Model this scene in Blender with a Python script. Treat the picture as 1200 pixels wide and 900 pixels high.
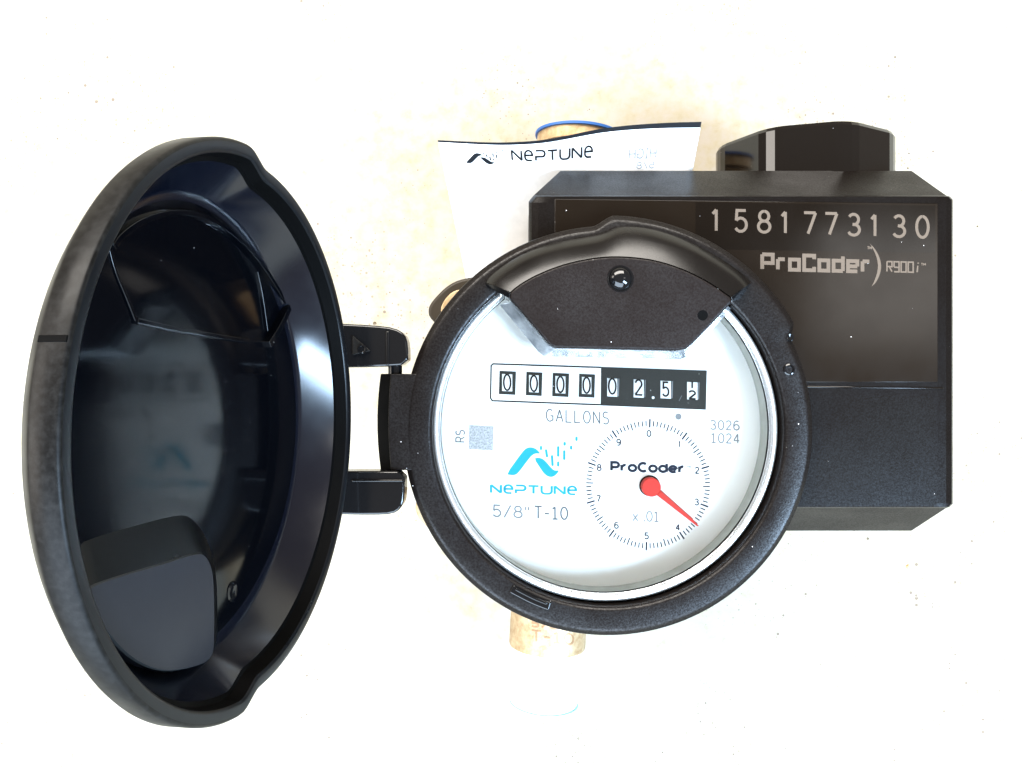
import bpy, math, random
from mathutils import Vector
random.seed(7)
for o in list(bpy.data.objects): bpy.data.objects.remove(o)
sc = bpy.context.scene
COL = sc.collection

# ------------------------------------------------------------------ camera, world, lamps, exposure
HC = 330.0                      # camera height above the surface, mm
FPX = 900.0                     # focal length in photograph pixels (1200 wide)
cam_d = bpy.data.cameras.new('camera'); cam = bpy.data.objects.new('camera', cam_d); COL.objects.link(cam)
cam_d.sensor_width = 36; cam_d.lens = 36*FPX/1200; cam_d.clip_start = .005; cam_d.clip_end = 100
cam.location = (0, 0, HC/1000); cam.rotation_euler = (0, 0, 0)
sc.camera = cam
w = bpy.data.worlds.new('World'); sc.world = w; w.use_nodes = True
bg = w.node_tree.nodes['Background']; bg.inputs[0].default_value = (1.0, .86, .72, 1); bg.inputs[1].default_value = .20

def lamp(name, loc, target, sx, sy, power, col):
    d = bpy.data.lights.new(name, 'AREA'); d.shape = 'RECTANGLE'; d.size = sx; d.size_y = sy; d.energy = power; d.color = col
    o = bpy.data.objects.new(name, d); COL.objects.link(o); o.location = loc
    o.rotation_euler = (Vector(target)-Vector(loc)).to_track_quat('-Z', 'Y').to_euler() if abs(loc[0]-target[0])+abs(loc[1]-target[1]) > 1e-6 else (0, 0, 0)
    return o
lamp('front_fill', (-.30, -1.25, 1.15), (0, 0, .08), 2.2, 1.4, 80, (.66, .82, 1.0))  # added area lamp out of view: bluish fill from the near side
lamp('panel_reflection_fill', (.90, .22, 1.61), (.90, .22, 0), .44, .26, .75, (1.0, .98, .95))  # added unseen overhead lamp, shaped for the grey reflection in the gloss panel
lamp('lid_highlight_fill', (1.06, -.66, 1.36), (0, 0, .10), .38, 1.1, 56, (.52, .74, 1.0))  # added unseen lamp, placed for the highlight on the lid's inner wall
lamp('rear_light', (-.2, 1.40, 1.30), (0, 0, .08), 2.2, .8, 78, (1.0, .945, .87))  # added unseen fill, brightens the dial well from behind
lamp('side_light', (-1.65, .1, 1.0), (0, 0, .08), 1.5, .8, 20, (1.0, .93, .85))  # added unseen low fill from the left
sc.view_settings.view_transform = 'Standard'; sc.view_settings.look = 'None'
sc.view_settings.exposure = 1.0; sc.view_settings.gamma = 1; sc.view_settings.use_curve_mapping = False
sc.render.engine = 'CYCLES'

# ------------------------------------------------------------------ helpers
def at(px, py, d):              # photograph pixel + depth below the lens (mm) -> world mm
    return ((px-600)/FPX*d, (450-py)/FPX*d, HC-d)
def D(z): return HC-z

def mesh_obj(name, verts, faces, mat, parent=None, smooth=True, angle=35, bevel=0, seg=2):
    off = parent_off(parent)
    me = bpy.data.meshes.new(name)
    me.from_pydata([((v[0])/1000-off[0], (v[1])/1000-off[1], (v[2])/1000-off[2]) for v in verts], [], faces)
    me.materials.append(mat)
    me.validate()
    if smooth:
        me.shade_smooth()
        me.set_sharp_from_angle(angle=math.radians(angle))
    o = bpy.data.objects.new(name, me); COL.objects.link(o); o.parent = parent
    if bevel:
        m = o.modifiers.new('bevel', 'BEVEL'); m.width = bevel/1000; m.segments = seg; m.limit_method = 'ANGLE'; m.angle_limit = math.radians(30)
        m.harden_normals = True
    return o
def parent_off(p):
    v = Vector((0, 0, 0))
    while p is not None: v += p.location; p = p.parent
    return v
def thing(name, loc, label, cat):
    o = bpy.data.objects.new(name, None); COL.objects.link(o); o.location = [c/1000 for c in loc]
    o.empty_display_size = .01; o['label'] = label; o['category'] = cat; return o
def loft(rings, cap0=True, cap1=True, close=True):
    vs, fs = [], []; n = len(rings[0])
    for r in rings: vs += list(r)
    m = n if close else n-1
    for k in range(len(rings)-1):
        for i in range(m):
            j = (i+1) % n
            fs.append((k*n+i, k*n+j, (k+1)*n+j, (k+1)*n+i))
    if cap0: fs.append(tuple(reversed(range(n))))
    if cap1: fs.append(tuple((len(rings)-1)*n+i for i in range(n)))
    return vs, fs
def lathe(prof, c=(0, 0), seg=96, cap0=False, cap1=False):      # prof: (r, z) bottom->top (outside)
    rings = [[(c[0]+r*math.cos(2*math.pi*i/seg), c[1]+r*math.sin(2*math.pi*i/seg), z) for i in range(seg)] for r, z in prof]
    return loft(rings, cap0, cap1)
def lathe_axis(prof, o, ax, seg=64, cap0=False, cap1=False):    # prof (r, t) along axis
    ax = Vector(ax).normalized(); up = Vector((0, 0, 1)) if abs(ax.z) < .9 else Vector((1, 0, 0))
    e1 = ax.cross(up).normalized(); e2 = ax.cross(e1).normalized()
    rings = [[tuple(Vector(o)+ax*t+e1*(r*math.cos(2*math.pi*i/seg))+e2*(r*math.sin(2*math.pi*i/seg))) for i in range(seg)] for r, t in prof]
    return loft(rings, cap0, cap1)
def join(*parts):
    vs, fs = [], []
    for v, f in parts:
        b = len(vs); vs += list(v); fs += [tuple(i+b for i in q) for q in f]
    return vs, fs
def ccw(pts):                   # 2-D (x,y) made counter-clockwise
    a = sum(pts[i][0]*pts[(i+1) % len(pts)][1]-pts[(i+1) % len(pts)][0]*pts[i][1] for i in range(len(pts)))
    return list(pts) if a > 0 else list(reversed(pts))
def chaikin(pts, n=2, closed=True):
    for _ in range(n):
        q = []
        m = len(pts) if closed else len(pts)-1
        if not closed: q.append(pts[0])
        for i in range(m):
            a, b = pts[i], pts[(i+1) % len(pts)]
            q.append(tuple(.75*a[k]+.25*b[k] for k in range(len(a)))); q.append(tuple(.25*a[k]+.75*b[k] for k in range(len(a))))
        if not closed: q.append(pts[-1])
        pts = q
    return pts
def resample(pts, n):           # open polyline -> n points
    L = [0]
    for a, b in zip(pts, pts[1:]): L.append(L[-1]+math.dist(a, b))
    out = []
    for i in range(n):
        t = L[-1]*i/(n-1); k = 0
        while k < len(L)-2 and L[k+1] < t: k += 1
        f = (t-L[k])/max(1e-9, L[k+1]-L[k]); out.append(tuple(pts[k][j]*(1-f)+pts[k+1][j]*f for j in range(len(pts[0]))))
    return out
def tube(path, r, seg=12):
    rings = []
    for i, p in enumerate(path):
        a = Vector(path[max(0, i-1)]); b = Vector(path[min(len(path)-1, i+1)]); t = (b-a).normalized()
        up = Vector((0, 0, 1)) if abs(t.z) < .9 else Vector((1, 0, 0))
        e1 = t.cross(up).normalized(); e2 = t.cross(e1).normalized()
        rr = r[i] if isinstance(r, (list, tuple)) else r
        rings.append([tuple(Vector(p)+e1*(rr*math.cos(2*math.pi*k/seg))+e2*(rr*math.sin(2*math.pi*k/seg))) for k in range(seg)])
    return loft(rings)
def extrude_px(pts, d_top, d_bot, inset=0, grow=0):   # polygon given in pixels at d_top, walls straight down in space
    P = ccw([at(x, y, d_top)[:2] for x, y in pts])
    return loft([[(x, y, HC-d_bot) for x, y in P], [(x, y, HC-d_top) for x, y in P]])

def cut(obj, prof, c):          # subtract a lathe-shaped well from a finished part
    v, f = lathe(prof, c, 160, True, True); k = mesh_obj('cutter', v, f, obj.data.materials[0], None)
    off = parent_off(obj.parent); k.location = [-q for q in off]
    k.location = (0, 0, 0)
    for m_ in obj.modifiers: m_.harden_normals = False
    bm_ = obj.modifiers.new('well', 'BOOLEAN'); bm_.operation = 'DIFFERENCE'; bm_.solver = 'EXACT'; bm_.object = k
    if len(obj.modifiers) > 1: obj.modifiers.move(len(obj.modifiers)-1, 0)
    dg = bpy.context.evaluated_depsgraph_get(); dg.update(); me = bpy.data.meshes.new_from_object(obj.evaluated_get(dg))
    old = obj.data; obj.modifiers.clear(); obj.data = me; me.name = old.name
    for p_ in me.polygons: p_.use_smooth = p_.area < 2e-5
    bpy.data.objects.remove(k)

# ------------------------------------------------------------------ materials
def mat(name, col, rough=.5, metal=0, spec=.5, coat=0):
    m = bpy.data.materials.new(name); m.use_nodes = True
    b = m.node_tree.nodes['Principled BSDF']
    b.inputs['Base Color'].default_value = (*col, 1); b.inputs['Roughness'].default_value = rough
    b.inputs['Metallic'].default_value = metal; b.inputs['Specular IOR Level'].default_value = spec
    b.inputs['Coat Weight'].default_value = coat
    return m
def nd(m, t, **kw):
    n = m.node_tree.nodes.new(t)
    for k, v in kw.items(): setattr(n, k, v)
    return n
def link(m, a, b): m.node_tree.links.new(a, b)
def ramp(m, stops):
    r = nd(m, 'ShaderNodeValToRGB'); e = r.color_ramp.elements
    while len(e) < len(stops): e.new(.5)
    for k, (p, c) in enumerate(stops):
        e[k].position = p; e[k].color = (*c, 1) if len(c) == 3 else c
    return r
def plastic(name, col, rough, spec=.4, grain=0, dust=.0, scuff=0, gscale=2600, dust_col=(.55, .52, .5)):
    """moulded black plastic: uneven gloss, fine spark-eroded grain, dust specks"""
    m = mat(name, col, rough, spec=spec); b = m.node_tree.nodes['Principled BSDF']
    tc = nd(m, 'ShaderNodeTexCoord')
    n1 = nd(m, 'ShaderNodeTexNoise'); n1.inputs['Scale'].default_value = 60; n1.inputs['Detail'].default_value = 6
    link(m, tc.outputs['Object'], n1.inputs['Vector'])
    mr = nd(m, 'ShaderNodeMapRange'); mr.inputs['From Min'].default_value = .3; mr.inputs['From Max'].default_value = .7
    mr.inputs['To Min'].default_value = max(.02, rough*.8); mr.inputs['To Max'].default_value = rough*1.25+scuff
    link(m, n1.outputs['Fac'], mr.inputs['Value']); link(m, mr.outputs['Result'], b.inputs['Roughness'])
    src = None
    if scuff:
        n3 = nd(m, 'ShaderNodeTexNoise'); n3.inputs['Scale'].default_value = 800; n3.inputs['Detail'].default_value = 8; n3.inputs['Roughness'].default_value = .7
        link(m, tc.outputs['Object'], n3.inputs['Vector'])
        r3 = ramp(m, [(.42, col), (.68, tuple(min(1, c*2.0+.004) for c in col))]); link(m, n3.outputs['Fac'], r3.inputs['Fac'])
        src = r3.outputs['Color']
    if dust:
        v = nd(m, 'ShaderNodeTexVoronoi'); v.inputs['Scale'].default_value = 620; v.inputs['Randomness'].default_value = 1
        link(m, tc.outputs['Object'], v.inputs['Vector'])
        sz = nd(m, 'ShaderNodeMath', operation='MULTIPLY'); sep = nd(m, 'ShaderNodeSeparateColor'); link(m, v.outputs['Color'], sep.inputs['Color'])
        pw = nd(m, 'ShaderNodeMath', operation='POWER'); link(m, sep.outputs[0], pw.inputs[0]); pw.inputs[1].default_value = 14
        link(m, pw.outputs[0], sz.inputs[0]); sz.inputs[1].default_value = dust*.72
        lt = nd(m, 'ShaderNodeMath', operation='LESS_THAN'); link(m, v.outputs['Distance'], lt.inputs[0]); link(m, sz.outputs[0], lt.inputs[1])
        mx = nd(m, 'ShaderNodeMix', data_type='RGBA'); link(m, lt.outputs[0], mx.inputs['Factor'])
        if src: link(m, src, mx.inputs['A'])
        else: mx.inputs['A'].default_value = (*col, 1)
        mx.inputs['B'].default_value = (*dust_col, 1); src = mx.outputs['Result']
    if src: link(m, src, b.inputs['Base Color'])
    if grain:
        ng = nd(m, 'ShaderNodeTexNoise'); ng.inputs['Scale'].default_value = gscale*.9; ng.inputs['Detail'].default_value = 4
        link(m, tc.outputs['Object'], ng.inputs['Vector']); mg = nd(m, 'ShaderNodeMapRange'); link(m, ng.outputs['Fac'], mg.inputs['Value'])
        mg.inputs['From Min'].default_value = .35; mg.inputs['From Max'].default_value = .68; mg.inputs['To Min'].default_value = spec*.55; mg.inputs['To Max'].default_value = spec*1.6
        link(m, mg.outputs['Result'], b.inputs['Specular IOR Level'])
        n2 = nd(m, 'ShaderNodeTexNoise'); n2.inputs['Scale'].default_value = gscale; n2.inputs['Detail'].default_value = 2
        link(m, tc.outputs['Object'], n2.inputs['Vector'])
        bp = nd(m, 'ShaderNodeBump'); bp.inputs['Strength'].default_value = grain; bp.inputs['Distance'].default_value = .00012
        link(m, n2.outputs['Fac'], bp.inputs['Height']); link(m, bp.outputs['Normal'], b.inputs['Normal'])
    return m
def metal_mat(name, c1, c2, rough, metal=1.0, scale=90, bump=.0):
    m = mat(name, c1, rough, metal); b = m.node_tree.nodes['Principled BSDF']
    tc = nd(m, 'ShaderNodeTexCoord'); n = nd(m, 'ShaderNodeTexNoise'); n.inputs['Scale'].default_value = scale; n.inputs['Detail'].default_value = 8; n.inputs['Roughness'].default_value = .65
    link(m, tc.outputs['Object'], n.inputs['Vector']); r = ramp(m, [(.35, c1), (.7, c2)]); link(m, n.outputs['Fac'], r.inputs['Fac'])
    link(m, r.outputs['Color'], b.inputs['Base Color'])
    if bump:
        bp = nd(m, 'ShaderNodeBump'); bp.inputs['Strength'].default_value = bump; bp.inputs['Distance'].default_value = .0004
        link(m, n.outputs['Fac'], bp.inputs['Height']); link(m, bp.outputs['Normal'], b.inputs['Normal'])
    return m

M = {}
M['ring'] = plastic('bezel_plastic', (.0042, .0031, .0027), .34, .16, grain=.35, dust=.13, gscale=2200)
M['house'] = plastic('housing_plastic', (.0036, .0026, .0021), .34, .06, grain=.10, dust=.10, gscale=2600)
M['window'] = plastic('housing_gloss_panel', (.0045, .0027, .0015), .16, .30, dust=.13)
M['label'] = plastic('housing_label_panel', (.0026, .0016, .0010), .14, .30, dust=.12)
M['pad'] = plastic('sensor_pad_plastic', (.0068, .0048, .0042), .42, .11, grain=.25, dust=.16, gscale=2200)
M['padgloss'] = plastic('sensor_pad_gloss', (.003, .0024, .0021), .24, .26)
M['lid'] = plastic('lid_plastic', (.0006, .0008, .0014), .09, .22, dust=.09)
M['lidwall'] = plastic('lid_wall_plastic', (.0006, .0012, .0036), .20, .50)  # blue sheen of the sky put into the base colour
M['lidrim'] = plastic('lid_rim_plastic', (.0021, .0019, .0017), .38, .10, scuff=.08)
M['lip'] = plastic('lid_lip_plastic', (.0026, .0029, .0035), .32, .14)
M['lidwall2'] = plastic('boss_wall_plastic', (.0012, .0015, .0016), .34, .16)  # darker copy of the lid plastic: shade on the boss wall put into colour
M['edge'] = plastic('boss_glint_plastic', (.022, .025, .027), .4, .3)  # paler colour stands in for the highlight along the boss edge
M['boss'] = plastic('boss_plastic', (.0068, .0078, .0115), .40, .18)  # bluish reflection on the boss face put into the base colour
M['gloss'] = plastic('gloss_black_plastic', (.003, .003, .0033), .09, .36)
M['capgloss'] = plastic('cap_plastic', (.003, .0022, .0018), .08, .5, dust=.10)
M['black'] = plastic('dark_plastic', (.0012, .0012, .0012), .6, .03)
M['brown'] = plastic('brown_plastic', (.022, .017, .011), .45, .2)
M['white'] = plastic('dial_enamel', (.91, .895, .86), .45, .2)
M['wheel'] = plastic('wheel_white', (.78, .78, .76), .4, .3)
M['silver'] = metal_mat('crimp_ring_metal', (.80, .82, .82), (.92, .93, .92), .22, .85)
M['glasswall'] = metal_mat('register_can_wall', (.34, .35, .31), (.48, .49, .44), .25, .1)
M['skirt'] = metal_mat('wall_reflection_skirt', (.16, .17, .18), (.50, .52, .52), .14, .6, scale=160)  # grey mottle stands in for pad wall and its reflection in the glass
M['bronze'] = metal_mat('bronze_casting', (.27, .165, .075), (.43, .335, .20), .45, .35, scale=300, bump=.7)
M['bronzedark'] = metal_mat('bronze_relief', (.20, .10, .04), (.30, .17, .08), .45, .3, scale=300)
M['palecap'] = plastic('pale_cap_plastic', (.80, .80, .78), .4, .4)
M['blue'] = plastic('blue_plastic', (.018, .085, .28), .5, .3)
M['paleblue'] = plastic('pale_blue_plastic', (.35, .72, .85), .4, .4)
M['ink'] = plastic('black_ink', (.010, .011, .013), .75, .05)
M['inkgrey'] = plastic('grey_ink', (.125, .13, .14), .75, .05)
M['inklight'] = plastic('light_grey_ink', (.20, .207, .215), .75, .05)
M['inkblue'] = plastic('navy_ink', (.018, .024, .040), .75, .05)
M['cyan'] = plastic('cyan_ink', (.018, .34, .47), .75, .08)
M['red'] = plastic('red_plastic', (.56, .028, .018), .45, .2)
M['redside'] = plastic('red_plastic_shade', (.32, .04, .03), .4, .4)  # shaded copy of the pointer red
M['etch'] = plastic('laser_etch', (.080, .061, .046), .75, .08)
M['code'] = metal_mat('code_patch_ink', (.20, .205, .215), (.62, .62, .63), .7, 0, scale=2400)
M['counter'] = plastic('counter_black', (.021, .023, .021), .5, .15, dust=.14)

# lens: thin clear pane, Fresnel gloss over see-through
m = bpy.data.materials.new('register_lens'); m.use_nodes = True; nt = m.node_tree; nt.nodes.clear()
out = nt.nodes.new('ShaderNodeOutputMaterial'); mx = nt.nodes.new('ShaderNodeMixShader'); tr = nt.nodes.new('ShaderNodeBsdfTransparent')
gl = nt.nodes.new('ShaderNodeBsdfGlossy'); fr = nt.nodes.new('ShaderNodeFresnel'); fr.inputs['IOR'].default_value = 1.45
gl.inputs['Roughness'].default_value = .03; tr.inputs['Color'].default_value = (.985, .99, .985, 1)
nt.links.new(fr.outputs[0], mx.inputs[0]); nt.links.new(tr.outputs[0], mx.inputs[1]); nt.links.new(gl.outputs[0], mx.inputs[2]); nt.links.new(mx.outputs[0], out.inputs[0])
M['lens'] = m

# paper: thin translucent sheet
m = mat('leaflet_paper', (.80, .80, .80), .55, spec=.25); M['paper'] = m
b = m.node_tree.nodes['Principled BSDF']
tc = nd(m, 'ShaderNodeTexCoord'); n = nd(m, 'ShaderNodeTexNoise'); n.inputs['Scale'].default_value = 420; n.inputs['Detail'].default_value = 5
link(m, tc.outputs['Object'], n.inputs['Vector']); r = ramp(m, [(.3, (.76, .76, .755)), (.7, (.83, .83, .825))]); link(m, n.outputs['Fac'], r.inputs['Fac']); link(m, r.outputs['Color'], b.inputs['Base Color'])

# pale speckled concrete
m = mat('pale_concrete', (.7, .68, .62), .8, spec=.2); M['table'] = m
b = m.node_tree.nodes['Principled BSDF']; tc = nd(m, 'ShaderNodeTexCoord')
def noise(scale, detail=6, rough=.6):
    n = nd(m, 'ShaderNodeTexNoise'); n.inputs['Scale'].default_value = scale; n.inputs['Detail'].default_value = detail; n.inputs['Roughness'].default_value = rough
    link(m, tc.outputs['Object'], n.inputs['Vector']); return n.outputs['Fac']
n_big = noise(14, 5); n_mid = noise(150, 7, .68); n_fine = noise(900, 3)
r1 = ramp(m, [(.42, (0.266, 0.244, 0.207)), (.60, (0.248, 0.219, 0.144)), (.72, (0.209, 0.172, 0.098))]); link(m, n_mid, r1.inputs['Fac'])
r2 = ramp(m, [(.35, (0.278, 0.255, 0.219)), (.65, (0.252, 0.226, 0.179))]); link(m, n_big, r2.inputs['Fac'])
mx1 = nd(m, 'ShaderNodeMix', data_type='RGBA'); mx1.inputs['Factor'].default_value = .70
link(m, r2.outputs['Color'], mx1.inputs['A']); link(m, r1.outputs['Color'], mx1.inputs['B'])
def specks(scale, size, power):
    v = nd(m, 'ShaderNodeTexVoronoi'); v.inputs['Scale'].default_value = scale; link(m, tc.outputs['Object'], v.inputs['Vector'])
    s = nd(m, 'ShaderNodeSeparateColor'); link(m, v.outputs['Color'], s.inputs['Color'])
    p = nd(m, 'ShaderNodeMath', operation='POWER'); link(m, s.outputs[0], p.inputs[0]); p.inputs[1].default_value = power
    q = nd(m, 'ShaderNodeMath', operation='MULTIPLY'); link(m, p.outputs[0], q.inputs[0]); q.inputs[1].default_value = size
    jn = nd(m, 'ShaderNodeMath', operation='MULTIPLY'); link(m, q.outputs[0], jn.inputs[0])
    j2 = nd(m, 'ShaderNodeMapRange'); link(m, n_big, j2.inputs['Value']); j2.inputs['From Min'].default_value = .42; j2.inputs['From Max'].default_value = .62
    link(m, j2.outputs['Result'], jn.inputs[1])
    l = nd(m, 'ShaderNodeMath', operation='LESS_THAN'); link(m, v.outputs['Distance'], l.inputs[0]); link(m, jn.outputs[0], l.inputs[1])
    return l.outputs[0]
cur = mx1.outputs['Result']
for sc_, sz_, pw_, c_ in ((420, .36, 7, (.13, .10, .075)), (170, .17, 9, (.07, .05, .03)), (800, .48, 4, (.17, .14, .105))):
    q = nd(m, 'ShaderNodeMix', data_type='RGBA'); link(m, specks(sc_, sz_, pw_), q.inputs['Factor']); link(m, cur, q.inputs['A']); q.inputs['B'].default_value = (*c_, 1); cur = q.outputs['Result']
link(m, cur, b.inputs['Base Color'])
bp = nd(m, 'ShaderNodeBump'); bp.inputs['Strength'].default_value = .35; bp.inputs['Distance'].default_value = .0006; link(m, n_mid, bp.inputs['Height']); link(m, bp.outputs['Normal'], b.inputs['Normal'])

# ------------------------------------------------------------------ setting
o = mesh_obj('ground', [(-3000, -3000, 0), (3000, -3000, 0), (3000, 3000, 0), (-3000, 3000, 0)], [(0, 1, 2, 3)], M['table'], smooth=False)
o['kind'] = 'structure'

# ------------------------------------------------------------------ writing helpers
def norm(vs, fs):
    x0 = min(v[0] for v in vs); x1 = max(v[0] for v in vs); y0 = min(v[1] for v in vs); y1 = max(v[1] for v in vs)
    return [((v[0]-x0)/max(1e-6, x1-x0), (v[1]-y0)/max(1e-6, y1-y0), v[2] if len(v) > 2 else 0) for v in vs], fs
def fit(geo, box, d, slope=0, shear=0, rot90=False, mirror=False):
    (vs, fs) = geo; x0, y0, x1, y1 = box; V = []
    for a, b_, lv in vs:
        if mirror: a = 1-a
        if rot90: a, b_ = 1-b_, a
        px = x0+a*(x1-x0); py = y1-b_*(y1-y0)
        dx, dy = px-(x0+x1)/2, py-(y0+y1)/2
        px, py = px-shear*dy, py+slope*dx
        V.append(at(px, py, (d(px, py) if callable(d) else d)-.005*(lv % 4)))
    if mirror: fs = [tuple(reversed(f)) for f in fs]
    return V, fs
def ribbon(pts, wd):            # 2-D stroke -> quads, round-ish joins
    pts = [p for i, p in enumerate(pts) if i == 0 or math.dist(p, pts[i-1]) > 1e-6]
    vs, fs = [], []; n = len(pts)
    for i, p in enumerate(pts):
        a = pts[max(0, i-1)]; c = pts[min(n-1, i+1)]
        def nrm(u, v):
            L = math.hypot(v[0]-u[0], v[1]-u[1]) or 1; return (-(v[1]-u[1])/L, (v[0]-u[0])/L)
        n1 = nrm(a, p) if i > 0 else nrm(p, c); n2 = nrm(p, c) if i < n-1 else n1
        mxv = (n1[0]+n2[0], n1[1]+n2[1]); L = math.hypot(*mxv) or 1; mxv = (mxv[0]/L, mxv[1]/L)
        k = min(1.8, 1/max(.35, mxv[0]*n1[0]+mxv[1]*n1[1]))*wd/2
        vs += [(p[0]-mxv[0]*k, p[1]-mxv[1]*k), (p[0]+mxv[0]*k, p[1]+mxv[1]*k)]
    for i in range(n-1): fs.append((2*i, 2*i+2, 2*i+3, 2*i+1))
    return vs, fs
def split_sharp(pts, lim=100):
    pts = [p for i, p in enumerate(pts) if i == 0 or math.dist(p, pts[i-1]) > 1e-6]
    out = [[pts[0]]]
    for i in range(1, len(pts)):
        out[-1].append(pts[i])
        if i < len(pts)-1:
            a = math.atan2(pts[i][1]-pts[i-1][1], pts[i][0]-pts[i-1][0]); b = math.atan2(pts[i+1][1]-pts[i][1], pts[i+1][0]-pts[i][0])
            t = abs((math.degrees(b-a)+180) % 360-180)
            if t > lim and math.dist(pts[i], pts[i-1]) > 1e-6 and math.dist(pts[i], pts[i+1]) > 1e-6: out.append([pts[i]])
    return out
def arc(cx, cy, rx, ry, a0, a1, n=10):
    return [(cx+rx*math.cos(math.radians(a0+(a1-a0)*i/n)), cy+ry*math.sin(math.radians(a0+(a1-a0)*i/n))) for i in range(n+1)]
def _o(cx=.5, cy=.5, rx=.5, ry=.5, n=28): return arc(cx, cy, rx, ry, 90, 450, n)
G = {  # stroke skeletons in a unit box: (advance width, strokes)
 '0': (.62, [_o()]), 'O': (.72, [_o()]), 'o': (.64, [arc(.5, .36, .5, .36, 90, 450, 24)]),
 '1': (.42, [[(.0, .80), (.55, 1), (.55, 0)]]), '!': (.58, [[(.1, .82), (.5, 1), (.5, 0)], [(.08, 0), (.95, 0)]]),
 '2': (.60, [arc(.48, .72, .44, .28, 165, -20, 10) + [(.02, 0), (1, 0)]]),
 '3': (.60, [arc(.45, .75, .43, .25, 150, -80, 9) + [(.36, .52)] , [(.36, .52)] + arc(.46, .26, .5, .26, 75, -155, 10)]),
 '4': (.62, [[(.72, 0), (.72, 1), (0, .28), (1, .28)]]),
 '5': (.60, [[(.9, 1), (.14, 1), (.08, .52)] + arc(.46, .32, .5, .32, 120, -150, 11)]),
 '6': (.62, [[(.86, .92)] + arc(.55, .55, .53, .45, 75, 180, 7) + arc(.5, .30, .48, .30, 180, 520, 16)]),
 '7': (.58, [[(0, 1), (1, 1), (.35, 0)]]),
 '8': (.62, [arc(.5, .76, .40, .24, 90, 450, 18), arc(.5, .27, .5, .27, 90, 450, 20)]),
 '9': (.62, [[(.14, .08)] + arc(.45, .45, .53, .45, -105, 0, 7) + arc(.5, .70, .48, .30, 0, 340, 16)]),
 'G': (.72, [arc(.52, .5, .52, .5, 50, 300, 16) + [(.98, .12), (.98, .46), (.6, .46)]]),
 'A': (.72, [[(0, 0), (.5, 1), (1, 0)], [(.2, .36), (.8, .36)]]), 'L': (.6, [[(0, 1), (0, 0), (1, 0)]]),
 'N': (.68, [[(0, 0), (0, 1), (1, 0), (1, 1)]]), 'S': (.62, [arc(.5, .75, .46, .25, 40, 250, 9) + arc(.5, .26, .48, .26, 70, -145, 10)]),
 'R': (.64, [[(0, 0), (0, 1), (.6, 1)] + arc(.6, .74, .36, .26, 90, -90, 8) + [(0, .48)], [(.5, .48), (1, 0)]]),
 'T': (.68, [[(0, 1), (1, 1)], [(.5, 1), (.5, 0)]]), 'H': (.68, [[(0, 0), (0, 1)], [(1, 0), (1, 1)], [(0, .5), (1, .5)]]),
 'I': (.30, [[(.5, 0), (.5, 1)], [(0, 0), (1, 0)], [(0, 1), (1, 1)]]),
 'P': (.66, [[(0, 0), (0, 1), (.6, 1)] + arc(.6, .70, .38, .30, 90, -90, 8) + [(0, .40)]]),
 'C': (.70, [arc(.55, .5, .55, .5, 48, 312, 18)]), 'r': (.40, [[(0, 0), (0, .72)], [(0, .40)] + arc(.72, .32, .66, .38, 160, 72, 6)]),
 'd': (.66, [[(1, 1), (1, 0)], arc(.5, .36, .5, .36, 0, 360, 22)]),
 'e': (.64, [[(.02, .36), (1, .36)] + arc(.5, .36, .5, .36, 0, 315, 18)]),
 'x': (.56, [[(0, 0), (1, .68)], [(0, .68), (1, 0)]]), '.': (.12, [[(.5, -.05), (.5, .14)]]), ' ': (.30, []),
 '/': (.50, [[(0, -.05), (1, 1.05)]]), '"': (.26, [[(.1, 1), (.1, .68)], [(.9, 1), (.9, .68)]]), '-': (.42, [[(0, .42), (1, .42)]]), 'i': (.16, [[(.3, 0), (.6, .70)], [(.75, .90), (.8, 1.02)]]), 'M': (.8, [[(0, 0), (0, 1), (.5, .3), (1, 1), (1, 0)]]),
}
SQ = {  # squared, heavy lettering of the housing
 'P': (.95, [[(0, 0), (0, 1)], [(0, 1), (1, 1), (1, .42), (0, .42)]]), 'r': (.62, [[(0, 0), (0, .70)], [(0, .70), (1, .70)]]),
 'o': (.82, [[(.5, 0), (0, 0), (0, .70), (1, .70), (1, 0), (.5, 0)]]), 'C': (.90, [[(1, .76), (1, 1), (0, 1), (0, 0), (1, 0), (1, .24)]]),
 'd': (.84, [[(1, 1), (1, 0)], [(1, 0), (0, 0), (0, .70), (1, .70)]]), 'e': (.84, [[(0, .34), (1, .34)], [(1, .34), (1, .70), (0, .70), (0, 0), (1, 0)]]),
 'R': (.72, [[(0, 0), (0, 1)], [(0, 1), (1, 1), (1, .5), (0, .5)], [(.45, .5), (1, 0)]]), '9': (.72, [[(0, 0), (1, 0), (1, 1), (0, 1), (0, .45)], [(0, .45), (1, .45)]]), '0': (.72, [[(.5, 0), (0, 0), (0, 1), (1, 1), (1, 0), (.5, 0)]]), }
def strokes(body, box, sw, gap=.26, font=None, asp=None):
    """word -> list of flat strokes in photograph pixels, fitted to a box"""
    font = font or G; x0, y0, x1, y1 = box
    adv = [(font.get(c) or G[c])[0] for c in body]; tot = sum(adv)+gap*(len(body)-1)
    k = (x1-x0-sw)/max(.01, tot); x = x0+sw/2; V, F = [], []; lv = 0
    for c, a in zip(body, adv):
        for st in (font.get(c) or G[c])[1]:
            for pts in split_sharp([(x+p[0]*a*k, -(y1-sw/2-p[1]*(y1-y0-sw))) for p in st]):
                v, f = ribbon(pts, sw); b_ = len(V); lv += 1; V += [(*q, lv) for q in v]; F += [tuple(i+b_ for i in q) for q in f]
        x += (a+gap)*k
    return V, F
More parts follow.
